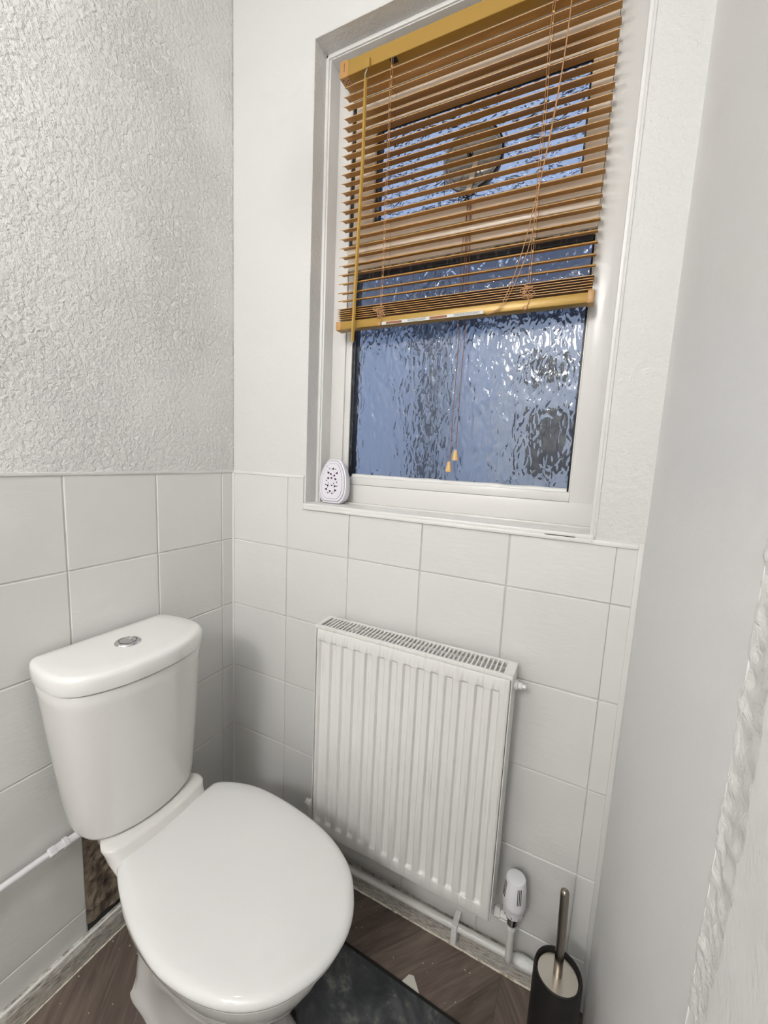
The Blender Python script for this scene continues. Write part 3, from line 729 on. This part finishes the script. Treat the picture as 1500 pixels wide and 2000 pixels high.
# ---------------------------------------------------------------- toilet
CY = -0.385
T = empty('toilet', (0.33, CY, 0), 'white close-coupled toilet with closed seat lid, against the left tiled wall', 'toilet')
def dshape(half, n=34):
    """half outline (x, v>=0) from back centre to front centre -> closed ring of 2D pts"""
    c = catmull([Vector((x, v, 0)) for x, v in half], 8); c = resample(c, n)
    up = [(p.x, p.y) for p in c]; dn = [(p.x, -p.y) for p in c[::-1]][1:-1]
    return up+dn
def ring3(r2, z, cy=CY): return [(x, cy+v, z) for x, v in r2]
def sgn_off(r2, d):
    a = sum(r2[i-1][0]*r2[i][1]-r2[i][0]*r2[i-1][1] for i in range(len(r2)))
    return off2(r2, d if a > 0 else -d)
lid_h = [(0.012, 0), (0.012, 0.07), (0.012, 0.128), (0.020, 0.139), (0.05, 0.148), (0.095, 0.153), (0.135, 0.150), (0.163, 0.136), (0.183, 0.108), (0.197, 0.070), (0.204, 0.032), (0.2055, 0)]
lid_r = dshape(lid_h)
bm = bmesh.new()
loft(bm, [ring3(sgn_off(lid_r, d), z) for d, z in ((-0.004, 0.7400), (-0.001, 0.7403), (0.0, 0.7430), (0.0, 0.7630), (-0.0012, 0.7690), (-0.0045, 0.7735), (-0.010, 0.7757))]+[ring3([(0.10+(x-0.10)*k_, v_*k_) for x, v_ in sgn_off(lid_r, -0.010)], z) for k_, z in ((0.8, 0.7764), (0.4, 0.7768))])
lido = finish('cistern_lid', bm, m_lid, T, True, 60)
fb = (0.106, CY-0.003, 0.7768)
bm = bmesh.new(); lathe(bm, fb, [(0.0245, -0.001), (0.0245, 0.0010), (0.0225, 0.0035), (0.0175, 0.0045), (0.0168, 0.0020)], 40); finish('flush_plate', bm, m_chrome, lido, True, 35)
for sg, nm in ((1, 'flush_button'), (-1, 'flush_button')):
    bm = bmesh.new(); pts = []
    off_ = 0.0008; a0 = -0.35
    if sg > 0: arc = [math.radians(t) for t in range(-62, 63, 8)]
    else: arc = [math.radians(t) for t in range(72, 289, 8)]
    cut = [(0.0155*math.cos(a), 0.0155*math.sin(a)) for a in arc]
    if sg < 0: cut += [(0.0005+0.004*(1-(t/4)**2)*0-0.0, 0) for t in ()]
    rot = math.radians(70)
    poly = [(fb[0]+x*math.cos(rot)-y*math.sin(rot), fb[1]+x*math.sin(rot)+y*math.cos(rot)) for x, y in cut]
    prism(bm, poly, 0.0032, 'z', fb[2]+0.0015)
    bmesh.ops.bevel(bm, geom=[e for e in bm.edges if all(v_.co.z > fb[2]+0.004 for v_ in e.verts)], offset=0.0008, segments=2, affect='EDGES')
    finish(nm, bm, m_chrome, lido, True, 35)
# cistern body
bot_h = [(0.035, 0), (0.035, 0.06), (0.036, 0.088), (0.048, 0.105), (0.085, 0.117), (0.125, 0.118), (0.155, 0.109), (0.175, 0.086), (0.188, 0.055), (0.194, 0.025), (0.1955, 0)]
bot_r = dshape(bot_h); top_r = sgn_off(lid_r, -0.0055)
rings = []
for k in range(13):
    t = k/12; e = t**0.82
    mixr = [(a[0]*(1-e)+b[0]*e, a[1]*(1-e)+b[1]*e) for a, b in zip(bot_r, top_r)]
    z = 0.432+(0.7345-0.432)*t; rings.append(ring3(mixr, z))
rings = [ring3(sgn_off(bot_r, -0.014), 0.4205), ring3(sgn_off(bot_r, -0.006), 0.4225), ring3(sgn_off(bot_r, -0.0015), 0.4265)]+rings
rings += [ring3(sgn_off(top_r, -0.0015), 0.7358), ring3(sgn_off(top_r, -0.010), 0.7362), ring3(sgn_off(top_r, -0.011), 0.7402)]
bm = bmesh.new(); loft(bm, rings); finish('cistern', bm, m_cer, T, True, 60)
# pan
rim_h = [(0.045, 0), (0.045, 0.03), (0.047, 0.052), (0.07, 0.062), (0.14, 0.076), (0.20, 0.104), (0.27, 0.138), (0.34, 0.157), (0.42, 0.164), (0.50, 0.157), (0.56, 0.135), (0.605, 0.100), (0.632, 0.055), (0.640, 0)]
def scaled(x0, x1, hw, p=1.0):
    out = []
    for x, v_ in rim_h:
        t = (x-0.045)/(0.640-0.045); out.append((x0+(x1-x0)*t, (v_/0.164)**p*hw))
    return out
bm = bmesh.new()
secs = [(0.0, 0.158, 0.522, 0.088, 0.35), (0.010, 0.158, 0.522, 0.088, 0.35), (0.022, 0.162, 0.516, 0.083, 0.36), (0.05, 0.165, 0.508, 0.080, 0.42), (0.10, 0.165, 0.50, 0.079, 0.5), (0.17, 0.145, 0.515, 0.085, 0.65), (0.23, 0.11, 0.560, 0.108, 0.85), (0.285, 0.08, 0.602, 0.132, 0.95), (0.325, 0.055, 0.623, 0.147, 1.0), (0.352, 0.047, 0.631, 0.152, 1.0), (0.366, 0.046, 0.630, 0.151, 1.0), (0.372, 0.050, 0.626, 0.147, 1.0)]
loft(bm, [ring3(dshape(scaled(x0, x1, hw, p)), z) for z, x0, x1, hw, p in secs])
dk = lambda xf, hw: [(0.045, 0), (0.045, hw*0.3), (0.048, hw*0.55), (0.07, hw*0.62), (0.12, hw*0.74), (xf-0.048, hw*0.95), (xf-0.030, hw*0.99), (xf-0.010, hw*0.86), (xf, hw*0.35), (xf+0.001, 0)]
loft(bm, [ring3(dshape(dk(xf, hw)), z) for z, xf, hw in ((0.34, 0.272, 0.100), (0.368, 0.262, 0.105), (0.378, 0.240, 0.106), (0.390, 0.226, 0.107), (0.404, 0.217, 0.109), (0.415, 0.2135, 0.112), (0.419, 0.211, 0.110), (0.4207, 0.204, 0.103))])
finish('pan', bm, m_cer, T, True, 60)
# seat ring and lid
seat_h = [(0.205, 0), (0.205, 0.06), (0.2055, 0.114), (0.214, 0.124), (0.255, 0.144), (0.31, 0.160), (0.37, 0.169), (0.43, 0.170), (0.50, 0.161), (0.56, 0.140), (0.605, 0.109), (0.636, 0.066), (0.650, 0.028), (0.653, 0)]
seat_hl = [(0.207, 0), (0.207, 0.05), (0.208, 0.096), (0.218, 0.107), (0.26, 0.128), (0.317, 0.149), (0.37, 0.163), (0.43, 0.171), (0.50, 0.165), (0.56, 0.146), (0.605, 0.114), (0.636, 0.070), (0.650, 0.030), (0.653, 0)]
seat_hr = [(0.205, 0), (0.205, 0.06), (0.2055, 0.124), (0.213, 0.136), (0.25, 0.156), (0.30, 0.170), (0.36, 0.173), (0.43, 0.168), (0.50, 0.156), (0.56, 0.134), (0.605, 0.104), (0.636, 0.062), (0.650, 0.028), (0.653, 0)]
seat_r = dshape(seat_hr, 44)[:44]+dshape(seat_hl, 44)[44:]
bm = bmesh.new(); loft(bm, [ring3(sgn_off(seat_r, d), z) for d, z in ((-0.010, 0.3715), (-0.006, 0.3725), (-0.005, 0.3760), (-0.005, 0.3800), (-0.008, 0.3825))]); finish('seat', bm, m_seat, T, True, 60)
bm = bmesh.new(); rr = []
for d, z in ((-0.012, 0.3828), (-0.0035, 0.3832), (-0.0008, 0.3850), (0.0, 0.3885), (-0.0010, 0.3925), (-0.0040, 0.3965), (-0.009, 0.3995), (-0.016, 0.4015), ):
    rr.append(ring3(sgn_off(seat_r, d), z))
base_ = sgn_off(seat_r, -0.016)
for k_, z in ((0.90, 0.4032), (0.75, 0.4046), (0.5, 0.4056), (0.25, 0.4060)):
    rr.append(ring3([(0.42+(x-0.42)*k_, v_*k_) for x, v_ in base_], z))
loft(bm, rr); finish('seat_lid', bm, m_seat, T, True, 60)
for s in (-1, 1):
    bm = bmesh.new(); tb(bm, [(0.203, CY+s*0.055, 0.387), (0.203, CY+s*0.095, 0.387)], 0.007, 14); finish('hinge', bm, m_seat, T, True, 50)
T.rotation_euler = (0, 0, 0)

# overflow / supply pipe on the left wall
sp = empty('supply_pipe', (0.02, -0.8, 0.3425), 'thin white painted supply pipe along the left tiles, running into the cistern', 'pipe')
tube('pipe_run', m_trv, sp, [(0.0165, -1.70, 0.3425), (0.0165, -1.0, 0.3425), (0.0175, -0.60, 0.3425), (0.0195, -0.505, 0.3430)], 0.0066, 14)
tube('pipe_run', m_trv, sp, catmull([(0.0195, -0.49, 0.3430), (0.022, -0.455, 0.3435), (0.030, -0.43, 0.356), (0.045, -0.42, 0.385), (0.052, -0.42, 0.4200)], 6), 0.0085, 14)
bm = bmesh.new(); lathe(bm, (0.0195, -0.500, 0.3430), [(0.0085, -0.014), (0.0105, -0.012), (0.0105, -0.002), (0.0085, -0.001)], 6, 'y'); lathe(bm, (0.0195, -0.500, 0.3430), [(0.0092, -0.002), (0.0092, 0.012), (0.0112, 0.013), (0.0112, 0.021), (0.009, 0.022)], 6, 'y')
finish('compression_nut', bm, m_trv, sp, True, 30)

# ---------------------------------------------------------------- radiator
RD = empty('radiator', (0.61, -0.06, 0.22), 'white painted fluted convector radiator on the tiles under the window', 'radiator')
RX0, RX1, RZ0, RZ1, RY = 0.381, 0.8405, 0.2180, 0.7670, -0.100
gc = [0.3990+(0.8140-0.3990)*i/13 for i in range(14)]
def gx(x):
    d = min(abs(x-c) for c in gc); return 1-min(1, max(0, (d-0.0058)/0.0042))
def sm(t): return t*t*(3-2*t)
xs = sorted(set([RX0, RX0+0.002, RX0+0.005, RX1-0.005, RX1-0.002, RX1]+[round(c+d, 5) for c in gc for d in (-0.0100, -0.0086, -0.0072, -0.0058, 0, 0.0058, 0.0072, 0.0086, 0.0100)]))
zz = [RZ0, RZ0+0.0015, RZ0+0.005, 0.2460, 0.2482, 0.2505, 0.2528, 0.2550, 0.35, 0.45, 0.55, 0.65, 0.7340, 0.7362, 0.7384, 0.7406, RZ1-0.005, RZ1-0.0015, RZ1]
def gz(z): return sm(min(1, max(0, (z-0.2460)/0.0090)))*sm(min(1, max(0, (0.7406-z)/0.0066)))
bm = bmesh.new(); g = []
for z in zz:
    row = []
    for x in xs:
        y = RY+0.0065*sm(gx(x))*gz(z)
        ed = min(x-RX0, RX1-x, z-RZ0, RZ1-z); y += 0.004 if ed < 0.0001 else (0.0012 if ed < 0.0025 else 0)
        row.append(bm.verts.new((x, y, z)))
    g.append(row)
for j in range(len(zz)-1):
    for i in range(len(xs)-1): bm.faces.new((g[j][i], g[j][i+1], g[j+1][i+1], g[j+1][i]))
# returns
per = [g[0][i] for i in range(len(xs))]+[g[j][-1] for j in range(1, len(zz))]+[g[-1][i] for i in range(len(xs)-2, -1, -1)]+[g[j][0] for j in range(len(zz)-2, 0, -1)]
bk = [bm.verts.new((v_.co.x, RY+0.010, v_.co.z)) for v_ in per]
for i in range(len(per)): bm.faces.new((per[i], per[(i+1) % len(per)], bk[(i+1) % len(per)], bk[i]))
bm.faces.new(bk)
finish('front_panel', bm, m_rad, RD, True, 35)
box('back_panel', m_rad, RD, RX0, RX1, -0.044, -0.036, 0.225, 0.762, bev=0.002)
bm = bmesh.new()
for i in range(46):
    x = RX0+0.008+i*0.0097; bx(bm, x, x+0.0006, -0.088, -0.044, 0.235, 0.745)
finish('shaded_convector_fins', bm, m_outp, RD)['kind'] = 'stuff'  # fins coloured dark to put shade behind the grille slots
box('side_panel', m_rad, RD, RX1+0.0015, RX1+0.0035, -0.098, -0.034, 0.222, 0.772, bev=0.0005)
box('side_panel', m_rad, RD, RX0-0.0035, RX0-0.0015, -0.098, -0.034, 0.222, 0.772, bev=0.0005)
bm = bmesh.new(); GZ0, GZ1 = 0.7705, 0.7755; GA, GB = RX0-0.005, RX1+0.004
bx(bm, GA, GB, -0.0985, -0.0905, GZ0-0.004, GZ1, 0.0012, 2); bx(bm, GA, GB, -0.0390, -0.0310, GZ0-0.004, GZ1, 0.0012, 2)
bx(bm, GA, GA+0.012, -0.0905, -0.039, GZ0, GZ1); bx(bm, GB-0.019, GB, -0.0905, -0.039, GZ0, GZ1)
NS = 46; s0, s1 = GA+0.012, GB-0.019; pt = (s1-s0)/NS
for i in range(1, NS):
    x = s0+pt*i; bx(bm, x-pt*0.21, x+pt*0.21, -0.0905, -0.0390, GZ0+0.001, GZ1-0.0005, 0.0006)
finish('grille', bm, m_rad, RD, True, 35)
for xc in (0.478, 0.728):
    bm = bmesh.new()
    for dx in (-0.006, 0.004): tb(bm, catmull([(xc+dx, -0.088, 0.768), (xc+dx, -0.080, 0.7785), (xc+dx+0.002, -0.060, 0.7790), (xc+dx, -0.048, 0.770)], 5), 0.0012, 6)
    finish('grille_clip', bm, m_rad, RD, True, 50)
bm = bmesh.new(); lathe(bm, (RX1+0.0035, -0.062, 0.742), [(0.0095, 0.0), (0.0095, 0.006), (0.0070, 0.008), (0.0075, 0.013), (0.0045, 0.016), (0.0045, 0.022), (0.003, 0.023)], 8, 'x'); finish('bleed_valve', bm, m_tape, RD, True, 30)
for x in (0.44, 0.78): box('bracket', m_rad, RD, x-0.012, x+0.012, -0.037, 0.003, 0.30, 0.70)

# thermostatic valve
VX, VY = 0.8845, -0.060
TV = empty('thermostatic_valve', (VX, VY, 0.2), 'white thermostatic radiator valve at the lower right corner of the radiator', 'valve')
turned('head', m_trv, TV, (VX, VY, 0), [(0.0175, 0.2275), (0.0205, 0.2290), (0.0228, 0.240), (0.0232, 0.2425), (0.0232, 0.248), (0.0245, 0.250), (0.0245, 0.258), (0.0225, 0.290), (0.0205, 0.3095), (0.0188, 0.3135), (0.0150, 0.3145)], 40)
hd = [o for o in COL.objects if o.name == 'head'][-1]
bm = bmesh.new()
for a0 in (-150, -60, 30, 120):
    for da in (-9, 0, 9):
        a = math.radians(a0+da)
        r1, r2 = 0.0218, 0.0240
        p = [Vector((VX+math.cos(a)*r, VY+math.sin(a)*r, z)) for r, z in ((0.0208, 0.306), (0.0239, 0.272))]
        tb(bm, p, 0.00085, 5)
finish('grip_slot', bm, m_dark, hd)['kind'] = 'stuff'
bm = bmesh.new()
for a0 in range(-170, 180, 40):
    a = math.radians(a0); c = Vector((VX+math.cos(a)*0.0224, VY+math.sin(a)*0.0224, 0.2360)); tb(bm, [c-Vector((0, 0, .002)), c+Vector((0, 0, .002))], 0.0007, 5)
finish('scale_mark', bm, m_ink, hd)['kind'] = 'stuff'
turned('valve_body', m_chrome, TV, (VX, VY, 0), [(0.0085, 0.198), (0.0110, 0.200), (0.0125, 0.206), (0.0110, 0.214), (0.0150, 0.218), (0.0150, 0.2275)], 24)
turned('union_nut', m_tape, TV, (RX1+0.004, VY, 0.210), [(0.0085, 0.0), (0.0115, 0.003), (0.0115, 0.014), (0.0085, 0.016), (0.0075, 0.034)], 8, 'x', angle=30)
turned('base_nut', m_tape, TV, (VX, VY, 0), [(0.0082, 0.186), (0.0105, 0.188), (0.0105, 0.200), (0.008, 0.203)], 8, angle=30)
# heating pipe along the skirting
HP = empty('heating_pipe', (0.65, -0.03, 0.075), 'white painted heating pipe above the skirting board, rising to the thermostatic valve', 'pipe')
tube('pipe_run', m_pipe, HP, [(0.02, -0.0275, 0.0680), (0.35, -0.0280, 0.0695), (0.65, -0.0290, 0.0740), (0.905, -0.030, 0.0800)], 0.0088, 16)
tube('riser', m_pipe, HP, catmull([(0.883, -0.031, 0.080), (0.883, -0.045, 0.088), (VX, -0.058, 0.106), (VX, VY, 0.13), (VX, VY, 0.188)], 6), 0.0076, 16)
bm = bmesh.new(); tb(bm, catmull([(0.895, -0.030, 0.0798), (0.912, -0.0305, 0.081), (0.930, -0.031, 0.081), (0.942, -0.031, 0.080)], 5), [0.0095, 0.011, 0.0125, 0.013, 0.0135, 0.0138, 0.0138, 0.0135, 0.0135, 0.013, 0.0125, 0.0125, 0.0115, 0.011, 0.0105, 0.010][:16], 16); finish('wrapped_joint', bm, m_tape, HP, True, 60)
tube('elbow', m_pipe, HP, catmull([(0.935, -0.031, 0.080), (0.955, -0.031, 0.078), (0.963, -0.0315, 0.068), (0.965, -0.032, 0.045), (0.965, -0.032, 0.0)], 6), 0.0088, 14)
bm = bmesh.new(); bx(bm, 0.751, 0.7645, -0.0415, -0.0385, 0.060, 0.088, 0.001); bx(bm, 0.751, 0.7645, -0.0415, -0.001, 0.0868, 0.0890, 0.0005); bx(bm, 0.751, 0.7645, -0.0420, -0.016, 0.0400, 0.0620, 0.001)
finish('pipe_clip', bm, m_tape, HP)
# lockshield valve at radiator's left
LV = empty('lockshield_valve', (0.345, -0.06, 0.24), 'small white round lockshield valve at the lower left edge of the radiator', 'valve')
tube('riser', m_pipe, LV, [(0.352, VY, 0.23), (0.352, VY, 0.12), (0.352, -0.046, 0.098), (0.352, -0.034, 0.0800)], 0.0070, 14)
turned('valve_body', m_pipe, LV, (0.352, VY, 0.0), [(0.009, 0.200), (0.0115, 0.205), (0.0115, 0.225), (0.009, 0.235)], 16)
tube('union', m_pipe, LV, [(0.352, VY, 0.215), (0.3765, VY, 0.215)], 0.0085, 12)
turned('cap', m_tape, LV, (0.347, VY, 0.245), [(0.006, -0.012), (0.0090, -0.010), (0.0098, -0.002), (0.0098, 0.003), (0.0065, 0.0075)], 20)
tube('cap_neck', m_pipe, LV, [(0.3325, VY-0.002, 0.2480), (0.345, VY, 0.241)], 0.0085, 14)

# ---------------------------------------------------------------- toilet brush
bc = (0.9775, -0.158)
TB = empty('toilet_brush', (bc[0], bc[1], 0), 'black toilet brush holder with steel lid and upright steel handle, in the right corner', 'toilet brush')
turned('holder', m_blackp, TB, (bc[0], bc[1], 0), [(0.0395, 0.0), (0.0415, 0.004), (0.0420, 0.13), (0.0418, 0.262), (0.0405, 0.2685), (0.0385, 0.2695), (0.0368, 0.2670), (0.0362, 0.2600), (0.0360, 0.2560), (0.030, 0.2555)], 56)
turned('lid', m_steel, TB, (bc[0], bc[1], 0), [(0.0355, 0.2555), (0.0356, 0.2590), (0.0345, 0.2605), (0.010, 0.2610)], 56)
hp_ = [(bc[0], bc[1], 0.2600), (bc[0]-0.0015, bc[1], 0.35), (bc[0]-0.004, bc[1], 0.430), (bc[0]-0.0041, bc[1], 0.4345), (bc[0]-0.0042, bc[1], 0.437), (bc[0]-0.0042, bc[1], 0.438)]
tube('handle', m_rod, TB, hp_, [0.0078, 0.0078, 0.0076, 0.0066, 0.004, 0.0012], 24)

# ---------------------------------------------------------------- bath mat, paper scrap
BM = empty('bath_mat', (0.80, -0.32, 0), 'dark slate-patterned flat mat with black edging on the floor beside the toilet', 'mat')
BM.location = (0.79, -0.32, 0.0)
def rrect(x0, x1, y0, y1, r, n=8):
    out = []
    for cx, cy, a0 in ((x1-r, y1-r, 0), (x0+r, y1-r, 90), (x0+r, y0+r, 180), (x1-r, y0+r, 270)):
        for k in range(n+1):
            a = math.radians(a0+90*k/n); out.append((cx+r*math.cos(a), cy+r*math.sin(a)))
    return out
ua = [(0.415+0.112*math.cos(math.radians(t)), CY+0.108*math.sin(math.radians(t))) for t in range(-80, 81, 10)]
mo = [(0.862, -0.62), (0.862, -0.185), (0.850, -0.158), (0.825, -0.147), (0.60, -0.1385), (0.33, -0.128), (0.305, -0.150), (0.305, CY+0.095)]+[(0.37, CY+0.106)]+ua[::-1]+[(0.37, CY-0.106)]+[(0.305, CY-0.108), (0.305, -0.60), (0.33, -0.62)]
bm = bmesh.new(); prism(bm, mo, 0.0045, 'z', 0.0); bmesh.ops.bevel(bm, geom=[e for e in bm.edges if all(v_.co.z > 0.004 for v_ in e.verts)], offset=0.0015, segments=2, affect='EDGES'); finish('edging', bm, m_matb, BM, True, 40)
bm = bmesh.new(); prism(bm, off2(mo, -0.0075), 0.0016, 'z', 0.0040); finish('pile_surface', bm, m_mat, BM)
bm = bmesh.new(); prism(bm, [(0.670, -0.1385), (0.6795, -0.1195), (0.6905, -0.1165), (0.714, -0.1415)], 0.0009, 'z', 0.0003)
tag(finish('paper_scrap', bm, m_paper), 'small cream torn paper scrap on the floor at the mat edge', 'paper')
bm = bmesh.new(); random.seed(5)
for k in range(46):
    x, y = random.choice([(random.uniform(0.45, 1.0), random.uniform(-0.13, -0.02)), (random.uniform(0.02, 0.2), random.uniform(-0.75, -0.38))]); s = random.uniform(0.0005, 0.0012)
    bx(bm, x-s, x+s, y-s*0.7, y+s*0.7, 0.0001, 0.0001+s)
tag(finish('dust_crumbs', bm, m_paper), 'tiny pale crumbs scattered over the floor boards', 'crumbs', kind='stuff')

# ---------------------------------------------------------------- lamps (behind the camera): main bulb and an added fill
def pendant(name, p, r, m, label):
    e = empty(name, p, label, 'lamp')
    turned('bulb', m, e, p, [(r*math.sin(t), -r*math.cos(t)) for t in [0.02+(math.pi-0.5)*k/16 for k in range(17)]], 32)
    turned('lamp_holder', m_trv, e, (p[0], p[1], p[2]+r*0.85), [(r*0.5, 0), (0.02, 0.012), (0.02, 0.05), (0.006, 0.06)], 24)
    tube('flex', m_trv, e, [(p[0], p[1], p[2]+r*0.85+0.055), (p[0], p[1], ZC-0.02)], 0.003, 8)
    turned('ceiling_rose', m_trv, e, (p[0], p[1], ZC), [(0.045, -0.001), (0.045, -0.008), (0.02, -0.024)], 32)
pendant('pendant_lamp', LAMP_POS, 0.042, m_bulb, 'white pendant bulb hanging behind the camera near the toilet')
pendant('pendant_lamp', (0.66, -2.35, 2.19), 0.16, m_fill, 'added fill lamp, an unseen white bulb hanging nearest the door')  # second lamp, added out of view for ambient fill
